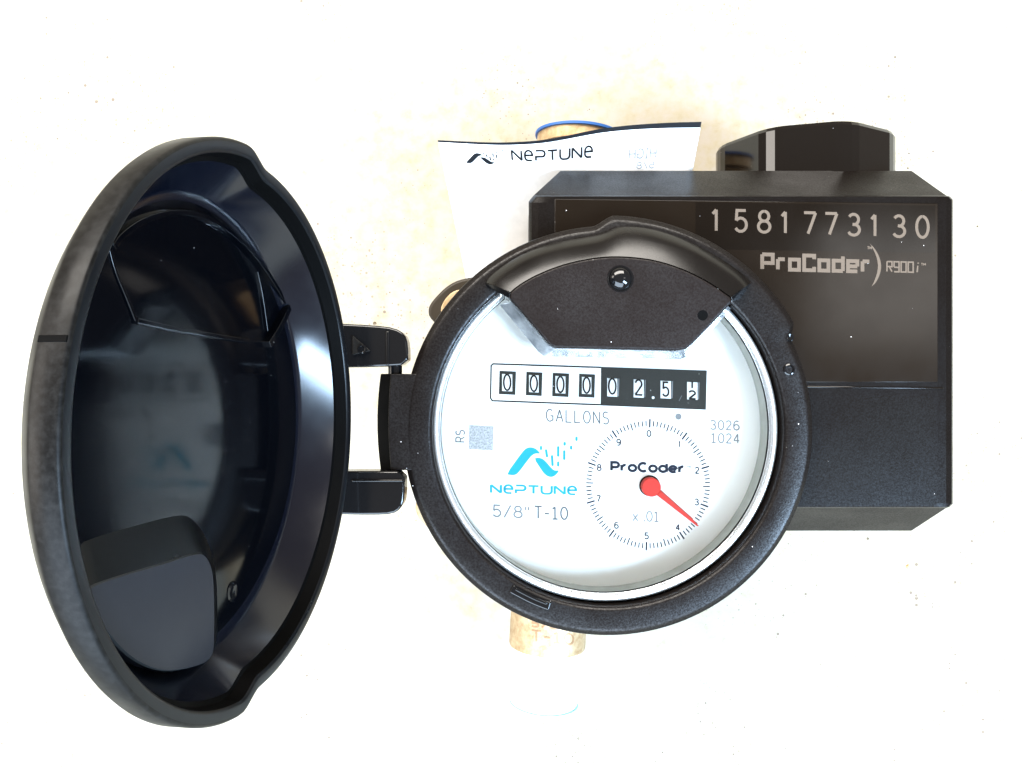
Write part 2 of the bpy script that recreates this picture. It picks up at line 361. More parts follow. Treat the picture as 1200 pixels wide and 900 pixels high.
def words(parent, body, box, d, mt, slope=0, shear=0, name='lettering', sw=1.2, gap=.26, font=None, rot90=False):
    x0, y0, x1, y1 = box; cx_, cy_ = (x0+x1)/2, (y0+y1)/2
    if rot90:
        hw, hh = (y1-y0)/2, (x1-x0)/2; bx = (cx_-hw, cy_-hh, cx_+hw, cy_+hh)
    else: bx = box
    v, f = strokes(body, bx, sw, gap, font); V = []
    for x, y, lv in v:
        y = -y; dx, dy = x-cx_, y-cy_
        if rot90: dx, dy = dy, -dx
        px, py = cx_+dx-shear*dy, cy_+dy+slope*dx
        V.append(at(px, py, (d(px, py) if callable(d) else d)-.005*(lv % 4)))
    return mesh_obj(name, V, f, mt, parent, smooth=False)
def flat_word(body):
    v, f = strokes(body, (0, 0, 100, 30), 4); return norm(v, f)
E = [(.06, .52), (.94, .52)] + arc(.5, .56, .44, .44, 5, 180, 10) + arc(.42, .38, .36, .38, 180, 270, 6) + [(.86, .0)]
LET = {'N': [[(0, 0), (0, 1), (1, 0), (1, 1)]], 'e': [E],
       'P': [[(0, 0), (0, .38), (.7, .38)] + arc(.7, .68, .3, .3, -90, 90, 8) + [(0, .98)]],
       'T': [[(0, .95), (1, .95)], [(.5, .95), (.5, 0)]],
       'U': [[(0, 1), (0, .35)] + arc(.35, .35, .35, .35, 180, 270, 6) + arc(.65, .35, .35, .35, 270, 360, 6) + [(1, 1)]]}
def neptune_geo(wd=.15):
    vs, fs = [], []; x = 0; lv = 0
    for ch, wl in zip('NePTUNe', (.98, .88, .95, 1.0, 1.0, .98, .88)):
        for st in LET[ch]:
            for pts in split_sharp([(x+p[0]*wl, p[1]) for p in st]):
                v, f = ribbon(pts, wd); b0 = len(vs); lv += 1; vs += [(*q, lv) for q in v]; fs += [tuple(i+b0 for i in q) for q in f]
        x += wl+.30
    return norm(vs, fs)
def wave_geo():                 # the wave-and-rain emblem, traced in its own box
    L = [(480, 485), (510, 492), (545, 492), (570, 475), (640, 380), (670, 342), (700, 327), (735, 331), (715, 305), (690, 287), (650, 280), (620, 295), (590, 330)]
    R = [(685, 365), (720, 360), (750, 368), (775, 390), (820, 445), (845, 459), (875, 455), (855, 485), (830, 505), (800, 507), (770, 490), (745, 460)]
    bars = [(738, 270, 738, 303), (776, 296, 783, 358), (820, 340, 824, 424), (866, 272, 866, 354), (866, 388, 866, 428), (914, 240, 914, 270), (911, 303, 911, 378), (962, 268, 962, 300), (1002, 200, 1002, 235)]
    vs, fs = [], []
    for P in (chaikin(L, 1), chaikin(R, 1)):
        b0 = len(vs); P = [(x, -y) for x, y in P]; P = ccw(P); vs += P; fs.append(tuple(range(b0, b0+len(P))))
    for x0, y0, x1, y1 in bars:
        P = arc(x0, -y0-9, 9, 9, 0, 180, 6) + arc(x1, -y1+9, 9, 9, 180, 360, 6); b0 = len(vs); vs += P; fs.append(tuple(range(b0, b0+len(P))))
    return norm(vs, fs)

# ------------------------------------------------------------------ the water meter
RC = at(713, 505, 215)[:2]      # bezel axis
meter = thing('water_meter', (RC[0], RC[1], 0), 'water meter with white gallons dial, open black hinged lid and black radio housing', 'water meter')

# --- bronze main case and spuds (pipe axis runs along the picture's height, turned 3 degrees)
PD = 288.0; ZP = HC-PD
b0 = Vector((13.2, -97, ZP)); b1 = Vector((24.6, 91, ZP)); axp = (b1-b0).normalized()
v, f = join(lathe([(30, 0), (44, 1.5), (46, 6), (46, 16), (43, 18), (43, 50), (46, 52), (46, 62), (42, 66), (42, 76)], RC, 96, True, True),
            )
case = mesh_obj('main_case', v, f, M['bronze'], meter)
L = (b1-b0).length
v, f = lathe_axis([(14.3, -1), (14.3, 60)], b0, axp, 64, True, True); spud = mesh_obj('outlet_spud', v, f, M['bronze'], meter, bevel=.6)
v, f = lathe_axis([(13.6, L-62), (13.6, L-3)], b0, axp, 64, True, True); mesh_obj('inlet_spud', v, f, M['bronze'], meter, bevel=.6)
# thread protectors with blue rims
v, f = lathe_axis([(12.2, -22), (12.6, -21.5), (12.6, -1.2)], b0, axp, 64, True, True); tp = mesh_obj('thread_protector', v, f, M['palecap'], meter, bevel=.5)
v, f = lathe_axis([(12.2, -23.4), (12.9, -23), (12.9, -22.1), (12.2, -21.8)], b0, axp, 64, True, True); mesh_obj('rim', v, f, M['paleblue'], tp)
v, f = lathe_axis([(15.2, L-3), (15.2, L+1.5)], b0, axp, 64, True, True); tp2 = mesh_obj('thread_protector', v, f, M['bronze'], meter, bevel=.3)
v, f = lathe_axis([(15.4, L+1.3), (16.0, L+1.4), (16.0, L+2.3), (15.5, L+2.5)], b0, axp, 64, True, True); mesh_obj('rim', v, f, M['blue'], tp2)
def d_spud(px, py):
    # depth of the spud's upper surface under a pixel
    d = PD-14.3
    for _ in range(4):
        X, Y, _z = at(px, py, d); cx = b0.x+(Y-b0.y)*axp.x/axp.y; q = max(0, 14.3**2-(X-cx)**2); d = PD-math.sqrt(q)-.12
    return d
for body, box in (('T-!0', (622, 740, 673, 754)), ('5/8', (622, 728, 655, 737))):
    words(spud, body, box, d_spud, M['bronzedark'], slope=.10, name='cast_lettering', sw=2.0)

# --- register can under the bezel
v, f = lathe([(47.5, 38), (48.5, 40), (50, 72), (53, 76), (55, 82), (55, 97)], RC, 128, True, True); mesh_obj('register_base', v, f, M['black'], meter)
P = chaikin([(503, 374), (501, 361), (508, 350), (524, 334), (541, 326), (570, 322), (600, 360), (545, 410)], 2)
v, f = extrude_px(P, 238, 254); lug = mesh_obj('seal_lug', v, f, M['brown'], meter, bevel=1.0)
P = chaikin([(514, 366), (522, 348), (536, 338), (560, 340), (560, 370), (530, 385)], 2)
v, f = extrude_px(P, 237.6, 240); mesh_obj('bronze_plug', v, f, M['bronze'], lug, bevel=.4)
P = chaikin([(486, 588), (487, 603), (500, 619), (530, 640), (540, 590), (500, 575)], 2)
v, f = extrude_px(P, 240, 255); mesh_obj('seal_lug', v, f, M['bronze'], meter, bevel=.8)

# --- radio housing
def octo(x0, x1, y0, y1, d, ctl=1.0, c=1.0):
    z = HC-d
    return [(x0+c, y0, z), (x1-c, y0, z), (x1, y0+c, z), (x1, y1-c, z), (x1-c, y1, z), (x0+ctl, y1, z), (x0, y1-ctl*1.2, z), (x0, y0+c, z)]
rings = [octo(5.5, 129, -47, 68.3, 280, 10, 1), octo(5.5, 129, -47, 68.3, 246, 10, 1), octo(4.9, 129, -36.6, 55.6, 226.4, 1.5, 1),
         octo(5.0, 128.8, -36.0, 54.9, 224.4, 1.5, 1), octo(5.7, 127.6, -35.7, 54.4, 222.9, 1.5, 1), octo(7.6, 125.6, -35.6, 54.3, 222.2, 1.5, 1), octo(10.2, 123.0, -35.5, 54.2, 222.0, 1.5, 1)]
v, f = loft(rings); house = mesh_obj('radio_housing', v, f, M['house'], meter, angle=24, bevel=.5)
dW = 221.8
P = ccw([at(x, y, dW)[:2] for x, y in ((650, 233), (1099, 238.5), (1099, 448), (650, 448))])
v, f = loft([[(x, y, HC-222.15) for x, y in P], [(x, y, HC-dW) for x, y in P]]); win = mesh_obj('gloss_panel', v, f, M['window'], house, bevel=.12)
P = ccw([at(x, y, dW)[:2] for x, y in ((700, 449.5), (1106, 454), (1106, 456), (700, 452))])
v, f = loft([[(x, y, HC-222.15) for x, y in P], [(x, y, HC-221.75) for x, y in P]]); mesh_obj('edge_strip', v, f, M['capgloss'], house, bevel=.15)
well = [(51.5, 98.2), (51.5, 130)]
for q_ in [house, win] + [c_ for c_ in house.children if c_.name.startswith('edge_strip')]: cut(q_, well, RC)
P = ccw([at(x, y, dW)[:2] for x, y in ((815, 237), (1096, 241), (1096, 296), (815, 292))])
v, f = loft([[(x, y, HC-dW-.05) for x, y in P], [(x, y, HC-dW+.02) for x, y in P]]); lab = mesh_obj('serial_panel', v, f, M['label'], house); cut(lab, well, RC)
dP = dW-.07
xs = [841, 868.5, 895.5, 922, 949, 974, 1001, 1027, 1054, 1081]
for i, (ch, x) in enumerate(zip('1581773130', xs)):
    wd = 11 if ch == '1' else 17
    yc = 258+8.0*(x-841)/240; x -= 2 if ch == '1' else 0
    words(house, ch, (x-wd/2, yc-14, x+wd/2, yc+14), dP, M['etch'], .02, name='serial_numeral', sw=3.4)
words(house, 'ProCoder', (891, 297.5, 1021, 319), dP, M['etch'], .026, name='brand_lettering', sw=4.4, gap=.46, font=SQ)
words(house, 'R900', (1038.5, 306, 1071, 319.5), dP, M['etch'], .03, name='brand_lettering', sw=1.8, gap=.3, font=SQ)
words(house, 'i', (1073, 307, 1077.5, 320), dP, M['etch'], .03, name='brand_lettering', sw=1.8)
words(house, 'TM', (1016, 288.5, 1022, 292.5), dP, M['etch'], .03, name='brand_lettering', sw=.9)
words(house, 'TM', (1079, 308, 1085, 311.5), dP, M['etch'], .03, name='brand_lettering', sw=.9)
cr = [(1019, 285)] + [(1019+12*math.sin(math.pi*t/12)**.8+3*t/12, 285+51*t/12) for t in range(1, 12)] + [(1021, 336)] + [(1019.5+8.2*math.sin(math.pi*t/12)+2*t/12, 285+51*t/12) for t in range(11, 0, -1)]
P = ccw([at(x, y, dP)[:2] for x, y in cr]); mesh_obj('bracket_mark', [(x, y, HC-dP) for x, y in P], [tuple(range(len(P)))], M['etch'], house, smooth=False)
# octagonal screw cap behind the housing
cx, cz, rr = 103.9, HC-276, 31.9
def oc(r, y):
    ap = r*math.cos(math.radians(22.5)); out = []
    for k in range(8):
        for da in (-8, -2.7, 2.7, 8):
            q = ap/math.cos(math.radians(22.5-8))*(1 if abs(da) > 5 else 1.009); a_ = math.radians(6.5+45*k+da)
            out.append((cx+q*math.sin(a_), y, cz+q*math.cos(a_)))
    return out
v, f = loft([oc(rr, 60), oc(rr, 83.0), oc(rr-.7, 84.2)]); mesh_obj('screw_cap', v, f, M['capgloss'], meter, smooth=False)

# --- bezel ring: outline with a bulge on the upper right
def r_out(a):                   # a in degrees, ccw from +X
    base, bul = 57.7, 60.7
    def sm(t): t = max(0, min(1, t)); return t*t*(3-2*t)
    k = sm((a-26.5)/4.0)*sm((94.5-a)/6.5)
    return base+(bul-base)*k
NS = 288
def ring_at(fn, d): return [(RC[0]+fn(360*i/NS)*math.cos(2*math.pi*i/NS), RC[1]+fn(360*i/NS)*math.sin(2*math.pi*i/NS), HC-d) for i in range(NS)]
RI = 49.4
prof = [(lambda a: RI, 224), (lambda a: RI+1, 224.5), (lambda a: r_out(a)-.8, 224.2), (lambda a: r_out(a), 223), (lambda a: r_out(a), 216.6), (lambda a: r_out(a)-.25, 216.0), (lambda a: r_out(a)-1.0, 215.75), (lambda a: r_out(a)-1.25, 215.35), (lambda a: r_out(a)-1.7, 215.08), (lambda a: r_out(a)-2.4, 215.0),
        (lambda a: RI+1.1, 215.0), (lambda a: RI+.45, 215.2), (lambda a: RI+.1, 215.8), (lambda a: RI, 216.8), (lambda a: RI, 224)]
rings = [ring_at(fn, d) for fn, d in prof]
v, f = loft(rings, False, False); bez = mesh_obj('bezel_ring', v, f, M['ring'], meter, angle=50)
# hinge tab on the bezel
def tab_poly(x0, bow, d, x1=500):
    return [at(x0+bow*(1-(2*t/10-1)**2)*-1, 438+113*t/10, d) for t in range(11)] + [at(x1, 551, d), at(x1, 438, d)]
A = [at(458-3*(1-(2*t/10-1)**2), 438+113*t/10, 215.1) for t in range(11)]+[at(500, 551, 215.1), at(500, 438, 215.1)]
B = [(at(446-4*(1-(2*t/10-1)**2), 438+113*t/10, 219)) for t in range(11)]+[(A[11][0], A[11][1], HC-219), (A[12][0], A[12][1], HC-219)]
Cc = [(x, y, HC-224) for x, y, z in B]
v, f = loft([[(x, y, HC-217) for x, y, z in A], A]); mesh_obj('hinge_tab', v, f, M['ring'], meter, bevel=.3)
A2 = [(x+.4, y, HC-215.6) for x, y, z in A]
v, f = loft([Cc, B, A2]); mesh_obj('hinge_knuckle', v, f, M['black'], meter, bevel=.3)
# pins through the tab
for y0, y1 in ((424, 446), (544, 560)):
    p = at(463, y0, 218); q = at(463, y1, 218); v, f = tube([p, q], 2.0, 20); mesh_obj('hinge_pin', v, f, M['gloss'], meter)
# latch slot on the lower part of the bezel
path = [(599, 690), (612, 697), (626, 704), (640, 709.5), (645, 711)]
pp = resample(chaikin(path, 2, False), 12)
vs, fs = ribbon([(x, -y) for x, y in pp], 11); P = [vs[2*i] for i in range(12)] + [vs[2*i+1] for i in reversed(range(12))]
v, f = extrude_px([(x, -y) for x, y in P], 214.5, 216.5); sl = mesh_obj('latch_bar', v, f, M['gloss'], bez, bevel=.5)
vs, fs = ribbon([(x+1.0, -y+2.0) for x, y in pp[1:-1]], 4); P = [vs[2*i] for i in range(10)] + [vs[2*i+1] for i in reversed(range(10))]
v, f = extrude_px([(x, -y) for x, y in P], 214.2, 216); mesh_obj('latch_rib', v, f, M['gloss'], bez, bevel=.3)
c = at(924.5, 433, 215)
v, f = lathe([(1.7, HC-215.4), (1.6, HC-214.75), (1.25, HC-214.6), (1.0, HC-214.9), (.75, HC-215.3), (.35, HC-215.2), (.1, HC-214.9)], c[:2], 32, False, True); mesh_obj('pin_head', v, f, M['gloss'], bez)
c = at(926, 395, 215)
v, f = lathe([(1.2, HC-215.3), (1.0, HC-214.8), (.5, HC-214.85), (.2, HC-215)], c[:2], 24, False, True); mesh_obj('pin_head', v, f, M['gloss'], bez)

# --- register: crimp ring, wall, dial, lens
DC = (RC[0]-.45, RC[1]+.35)
v, f = lathe([(49.3, HC-224), (49.25, HC-219.4), (48.9, HC-218.3), (48.3, HC-217.9), (47.7, HC-218.1), (47.2, HC-218.9), (47.0, HC-220.0)], DC, 192); mesh_obj('crimp_ring', v, f, M['silver'], meter, angle=70)
v, f = lathe([(47.0, HC-219.9), (46.9, HC-220.9), (47.6, HC-221.2)], DC, 192); mesh_obj('gasket', v, f, M['black'], meter)
v, f = lathe([(47.6, HC-221.1), (47.75, HC-226), (47.8, HC-231)], DC, 192); mesh_obj('inner_wall', v, f, M['glasswall'], meter)
DD = 230.0
v, f = lathe([(47.9, HC-231.5), (47.9, HC-DD), (47.4, HC-DD+.02)], DC, 192, True, True); dial = mesh_obj('dial_plate', v, f, M['white'], meter, smooth=False)
v, f = lathe([(47.1, HC-220.6), (47.1, HC-219.9)], DC, 192, True, True); mesh_obj('lens', v, f, M['lens'], meter)

# dial print
di = DD-.10
SL = .050
words(dial, 'GALLONS', (639.5, 480.5, 714, 496), di, M['inkgrey'], SL, sw=1.5, gap=.34)
words(dial, 'RS', (533.5, 503.5, 545, 518.5), di, M['inkgrey'], .03, rot90=True, sw=1.4)
def rect_px(x0, y0, x1, y1, d, slope=SL, shear=.03):
    q = []
    for x, y in ((x0, y1), (x1, y1), (x1, y0), (x0, y0)):
        dx, dy = x-(x0+x1)/2, y-(y0+y1)/2; q.append(at(x-shear*dy, y+slope*dx, d))
    return q
mesh_obj('code_patch', rect_px(549.5, 498.8, 578, 527, di), [(0, 1, 2, 3)], M['code'], dial, smooth=False)
def emblem(parent, box, d, mt, slope): v, f = fit(wave_geo(), box, d, slope); return mesh_obj('wave_emblem', v, f, mt, parent, smooth=False)
emblem(dial, (594.5, 511.5, 677, 559), di, M['cyan'], 0.0)
v, f = fit(neptune_geo(.24), (574, 568, 676.5, 579.5), di, .020); mesh_obj('brand_lettering', v, f, M['cyan'], dial, smooth=False)
words(dial, '5/8"', (577, 592, 620.5, 607), di, M['inklight'], SL, sw=1.8)
words(dial, 'T-!0', (625.5, 593, 666, 609), di, M['inkgrey'], SL*.7, sw=1.9)
words(dial, '3026', (832, 492.3, 867, 504.3), di, M['inklight'], SL*.6, sw=1.5)
words(dial, '!024', (832.5, 507.5, 867, 519.8), di, M['inklight'], SL*.6, sw=1.5)
words(dial, 'x .0!', (741, 598.5, 773, 611.5), di, M['inklight'], SL*.6, sw=1.5, gap=.2)
words(dial, 'ProCoder', (715, 541.3, 803, 554), di, M['inkblue'], SL*.55, name='brand_lettering', sw=3.2, gap=.25)
words(dial, 'TM', (805, 546, 809.5, 548.5), di, M['inkblue'], SL*.5, name='brand_lettering', sw=.6)
cx, cy = 759.5, 568.0
vs, fs = [], []
for k in range(100):
    a = 2*math.pi*k/100; r0, r1, wd = (67.0, 77, 1.9) if k % 10 == 0 else ((66.0, 74.8, 1.45) if k % 5 == 0 else (68.4, 74.8, 1.4))
    sx, sy = math.sin(a), -math.cos(a); tx, ty = -sy, sx
    for r_, s in ((r0, -1), (r0, 1), (r1, 1), (r1, -1)):
        x = (r_*sx+s*wd/2*tx)*.972; y = r_*sy+s*wd/2*ty; x, y = x-.028*y, y+.03*x
        vs.append(at(cx+x, cy+y, di))
    b_ = len(vs)-4; fs.append((b_+3, b_+2, b_+1, b_))
mesh_obj('tick_scale', vs, [tuple(reversed(q)) for q in fs], M['inkblue'], dial, smooth=False)
for ch, (x, y) in zip('0123456789', ((760.5, 508), (796.3, 520.5), (817, 551.2), (816.5, 588.3), (794.3, 618), (757.8, 628), (722.4, 615.6), (701.4, 584.3), (702.2, 547.8), (725, 518.3))):
    wd = 1.6 if ch == '1' else 2.9
    words(dial, ch, (x-wd, y-4.2, x+wd, y+4.2), di, M['inkblue'], .03, name='dial_numeral', sw=1.4)
c = at(795, 488.2, di); v, f = lathe([(.95, HC-di-.05), (.95, HC-di)], c[:2], 24, True, True); mesh_obj('print_dot', v, f, M['inklight'], dial)
# pointer
c0 = at(761.3, 569.2, di); v, f = lathe([(3.15, HC-di-.05), (3.15, HC-di+.02)], c0[:2], 40, True, True); mesh_obj('pointer_hole', v, f, M['black'], dial)
dn = 226.8
c = at(763.6, 571.2, dn); v, f = lathe([(2.75, HC-229.8), (2.8, HC-dn-.2), (2.6, HC-dn)], c[:2], 40, True, True); ptr = mesh_obj('pointer', v, f, M['red'], meter, angle=40)
P = [(770, 580.5), (774.5, 575.2), (812, 608.5), (819.2, 616.4), (817, 616.8), (810, 611.5)]
v, f = extrude_px(P, dn+.1, dn+1.0); mesh_obj('needle', v, f, M['red'], ptr, bevel=.15)
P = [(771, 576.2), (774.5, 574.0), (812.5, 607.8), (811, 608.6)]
v, f = extrude_px(P, dn+.6, dn+1.1); mesh_obj('needle_side', v, f, M['redside'], ptr)  # needle's dark side: shade put in as a darker red strip

# counter: frame, black end, eight windows
vs, fs = [], []
fr = [(704.6, 430.6), (578, 426.4), (575.6, 428.4), (574.8, 466.5), (577, 469.6), (704.4, 474.4)]
v, f = ribbon([(x, -y) for x, y in fr], 1.7); V = [at(x, -y, di) for x, y in v]; mesh_obj('counter_frame', V, f, M['ink'], dial, smooth=False)
P = ccw([at(x, y, di)[:2] for x, y in ((704.4, 430), (828.3, 434.2), (827.2, 480.2), (704, 475.2))])
v, f = loft([[(x, y, HC-DD-.05) for x, y in P], [(x, y, HC-di+.1) for x, y in P]]); mesh_obj('counter_panel', v, f, M['counter'], dial, bevel=.05)
wins = [(585, 435, 604.3, 462.3), (616.6, 436.2, 635.2, 463.6), (647.5, 437.4, 666.6, 464.8), (678.5, 438.4, 697, 465.6), (711, 440, 727, 467), (742, 441.4, 758, 468.2), (773.5, 442.9, 790, 469.2), (804.6, 444.4, 821, 470.6)]
digs = ['0', '0', '0', '0', '0', '2', '5', '']
for i, ((x0, y0, x1, y1), dg_) in enumerate(zip(wins, digs)):
    z = di-.12
    q = [p for p in rect_px(x0, y0, x1, y1, z)]
    qb = [(p[0], p[1], p[2]-.25) for p in q]
    v, f = loft([qb, q]); cw = mesh_obj('counter_window', v, f, M['counter'], meter, bevel=.05)
    if i < 4: wx0, wy0, wx1, wy1 = x0+3.4, y0+3.2, x1-4.0, y1-4.2
    else: wx0, wy0, wx1, wy1 = x0+.6, y0+3.2, x1-3.6, y1-2.6
    # digit drum, slightly barrel-shaped
    rings = []
    for t in range(7):
        yy = wy0+(wy1-wy0)*t/6; h = .22*math.sin(math.pi*t/6)
        rings.append([at(wx0, yy, z-.03-h), at(wx1, yy+SL*(wx1-wx0), z-.03-h)])
    v, f = loft(rings, False, False, close=False); f = [tuple(reversed(q_)) for q_ in f]
    mesh_obj('digit_wheel', v, f, M['wheel'], cw, angle=80)
    zz = z-.34
    sx = wx1-wx0; xm = (wx0+wx1)/2
    if i < 4: words(cw, '0', (xm-5.0, wy0-.2, xm+5.0, wy1+.2), zz, M['ink'], SL, name='numeral', sw=2.0)
    elif dg_ == '5': words(cw, '5', (xm-4.6, wy0+1.0, xm+4.6, wy1-1.4), zz, M['ink'], SL, name='numeral', sw=2.0)
    elif dg_: words(cw, dg_, (xm-5.2, wy0-.4, xm+5.2, wy1-1.8), zz, M['ink'], SL, name='numeral', sw=2.0)
    else:
        mesh_obj('numeral', rect_px(xm-.9, wy0-.2, xm+.9, wy0+7.2, zz), [(0, 1, 2, 3)], M['ink'], cw, smooth=False)
        words(cw, '2', (xm-5, wy0+9.6, xm+5, wy1+.4), zz, M['ink'], SL, name='numeral', sw=2.0)
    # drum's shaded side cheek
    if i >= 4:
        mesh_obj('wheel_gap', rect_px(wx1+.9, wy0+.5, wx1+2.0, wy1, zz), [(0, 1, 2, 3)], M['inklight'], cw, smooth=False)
c = at(765.4, 466, di-.2); v, f = lathe([(.42, HC-di+.05), (.42, HC-di+.2)], c[:2], 16, True, True); mesh_obj('decimal_point', v, f, M['wheel'], dial)
v, f = ribbon([(795.6, -470), (799, -463.6)], .9); mesh_obj('decimal_slash', [at(x, -y, di-.2) for x, y in v], f, M['inkgrey'], dial, smooth=False)

# --- sensor pad over the top of the dial
out_up = [(568.5, 331), (574.5, 322.5), (595, 307), (615, 296), (637, 288), (660, 282), (700, 275.6), (709, 273.2), (718, 268), (726, 265), (750, 265.5), (772, 270), (795, 277.5), (818, 287.5), (840, 300), (858, 311.5), (872, 322), (880.5, 331)]
in_up = [(598, 342), (606, 335), (622, 325), (645, 314.8), (664, 308.5), (684, 304), (702, 301.2), (720, 300), (742, 301), (765, 304), (787, 310), (810, 319), (834, 332), (856, 347.5)]
low = [(859, 353), (834, 380), (812, 402.5), (804, 409), (795, 410.6), (651, 407.5), (643.5, 403.5), (620, 376), (597, 350)]
N = 40
dTop, dOut, dLow = 208.6, 214.6, 213.8
O = resample(chaikin(out_up, 1, False), N); I = resample(chaikin(in_up, 1, False), N)
Im = [((o_[0]*.22+i_[0]*.78), (o_[1]*.22+i_[1]*.78)) for o_, i_ in zip(O, I)]
vO = [at(x, y, dOut) for x, y in O]; vI = [at(x, y, dTop) for x, y in I]
vO2 = [at(x, y, dOut+2.5) for x, y in O]
vO1 = [tuple(a*.955+b_*.045 for a, b_ in zip(p, q)) for p, q in zip(vO, vI)]; vO1 = [(x, y, z+.55) for x, y, z in vO1]
vM = [tuple(a*.52+b_*.48 for a, b_ in zip(p, q)) for p, q in zip(vO, vI)]; vM = [(x, y, z+1.3) for x, y, z in vM]
v, f = loft([vO2, vO, vO1, vM, vI], False, False, close=False); f = [tuple(reversed(q)) for q in f]
band = mesh_obj('pad_shoulder', v, f, M['padgloss'], meter, angle=60)
# top panel and its side walls
top = [at(x, y, dTop) for x, y in I] + [at(x, y, dTop) for x, y in low]
bot = [at(x, y, dTop) for x, y in I] + [at(x, y, dTop) for x, y in low]; bot = [(x, y, HC-dLow) for x, y, z in bot]
def as_ccw(a, b_):
    s = sum(a[i][0]*a[(i+1) % len(a)][1]-a[(i+1) % len(a)][0]*a[i][1] for i in range(len(a)))
    return (a, b_) if s > 0 else (list(reversed(a)), list(reversed(b_)))
top, bot = as_ccw(top, bot)
v, f = loft([bot, top]); pad = mesh_obj('sensor_pad', v, f, M['pad'], meter, bevel=.75, seg=3)
# end cheeks closing the shoulder at both ends
for idx, lowpt in ((0, (597, 350)), (N-1, (859, 353))):
    a, b_ = vO[idx], vI[idx]; c_ = at(*lowpt, dTop)
    d_ = at(570 if idx == 0 else 868, 335.5 if idx == 0 else 350, dOut)
    q = [a, vM[idx], b_, c_, d_]
    v = q+[(x, y, HC-dOut-2.5) for x, y, z in q]; n5 = 5
    fs = [(0, 1, 2, 3, 4)]+[(i, i+5, (i+1) % 5+5, (i+1) % 5) for i in range(5)]
    if idx: fs = [tuple(reversed(q_)) for q_ in fs]
    mesh_obj('pad_cheek', v, fs, M['gloss'], pad, bevel=.3)
# pad's side wall plus its reflection in the lens, built as a flared grey skirt
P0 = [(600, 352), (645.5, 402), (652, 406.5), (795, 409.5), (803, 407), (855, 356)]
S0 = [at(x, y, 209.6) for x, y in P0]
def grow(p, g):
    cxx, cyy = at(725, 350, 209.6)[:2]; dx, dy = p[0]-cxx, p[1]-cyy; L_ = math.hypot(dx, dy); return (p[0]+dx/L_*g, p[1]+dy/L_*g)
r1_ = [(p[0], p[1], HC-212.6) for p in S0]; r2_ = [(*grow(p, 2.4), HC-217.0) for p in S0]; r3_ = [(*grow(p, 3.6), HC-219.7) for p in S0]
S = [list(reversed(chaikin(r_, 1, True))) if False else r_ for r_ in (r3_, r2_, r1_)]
v, f = loft(S, False, True); mesh_obj('wall_reflection_skirt', v, [f_ for f_ in f], M['skirt'], pad, bevel=.4, angle=25)
c = at(727, 326.5, dTop)
v, f = lathe([(3.7, HC-dTop-.3), (3.6, HC-dTop+.12), (3.1, HC-dTop+.05), (2.95, HC-dTop-.1)], c[:2], 48, False, False); mesh_obj('sensor_socket', v, f, M['gloss'], pad)
v, f = lathe([(3.1*math.cos(t*math.pi/24), HC-dTop-.1+2.0*math.sin(t*math.pi/24)) for t in range(0, 12)], c[:2], 48, True, True); mesh_obj('sensor_dome', v, f, M['gloss'], pad, angle=60)
c = at(823.5, 369.5, dTop)
v, f = lathe([(1.45, HC-dTop-.1), (1.4, HC-dTop+.06), (1.15, HC-dTop+.04)], c[:2], 32, False, True); mesh_obj('pin_hole', v, f, M['black'], pad)

# --- lid, standing open on the hinge
LO = Vector((-43.6, -10.3, HC-210)); th = math.radians(81.7)
eu = Vector((-math.cos(th), .031, math.sin(th))).normalized(); ew = Vector((math.sin(th), 0, math.cos(th))); ev = ew.cross(eu).normalized()*-1
if ev.y < 0: ev = -ev
ew = (ew-eu*ew.dot(eu)).normalized(); RB = 54.1
def lp(u, v_, w_): return tuple(LO+eu*u+ev*v_+ew*w_)
def r_lid(a):                   # a degrees, 0 = far end (+u), 180 = hinge
    a = abs((a+180) % 360-180)
    t = max(0, min(1, (a-84)/8)); t = t*t*(3-2*t)
    return 56.3*(1-t)+53.4*t
NL = 288
def r_deep(a):
    a = abs((a+180) % 360-180); t = max(0, min(1, (a-55)/75)); t = t*t*(3-2*t); return 56.3*(1-t)+53.4*t
def lring(off, w_, scale_to=None, deep=False):
    out = []
    for i in range(NL):
        a = 360*i/NL; r_ = ((r_deep(a) if deep else r_lid(a))-off) if scale_to is None else scale_to
        out.append(lp(RB+r_*math.cos(math.radians(a)), r_*math.sin(math.radians(a)), w_))
    return out
lid = mesh_obj('lid', *loft([lring(0, -14.6, 8), lring(16, -14.0), lring(8.5, -11.8), lring(3.0, -8.0), lring(.35, -5.0), lring(0, -4.3), lring(0, -.5), lring(.35, -.05), lring(.7, 0)][::1], True, False), M['lidrim'], meter, angle=50)
lip = mesh_obj('rim_lip', *loft([lring(.7, -.0), lring(2.2, 0), lring(2.55, -.12), lring(2.8, -.5)], False, False), M['lip'], lid, angle=50)
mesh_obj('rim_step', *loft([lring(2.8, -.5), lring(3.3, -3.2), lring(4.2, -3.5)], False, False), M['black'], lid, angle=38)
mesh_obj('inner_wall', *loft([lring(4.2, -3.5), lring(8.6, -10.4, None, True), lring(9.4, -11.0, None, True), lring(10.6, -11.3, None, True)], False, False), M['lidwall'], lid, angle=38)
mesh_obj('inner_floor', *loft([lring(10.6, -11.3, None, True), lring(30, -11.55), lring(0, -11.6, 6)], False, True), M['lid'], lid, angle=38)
def px2lid(px, py, w_):         # pixel -> (u, v) on the plane w = w_
    o_ = Vector((0, 0, HC)); d_ = Vector(((px-600)/FPX, (450-py)/FPX, -1)); n_ = ew
    p0 = LO+ew*w_; t = (p0-o_).dot(n_)/d_.dot(n_); p = o_+d_*t-LO
    return p.dot(eu), p.dot(ev)
WF = -11.4
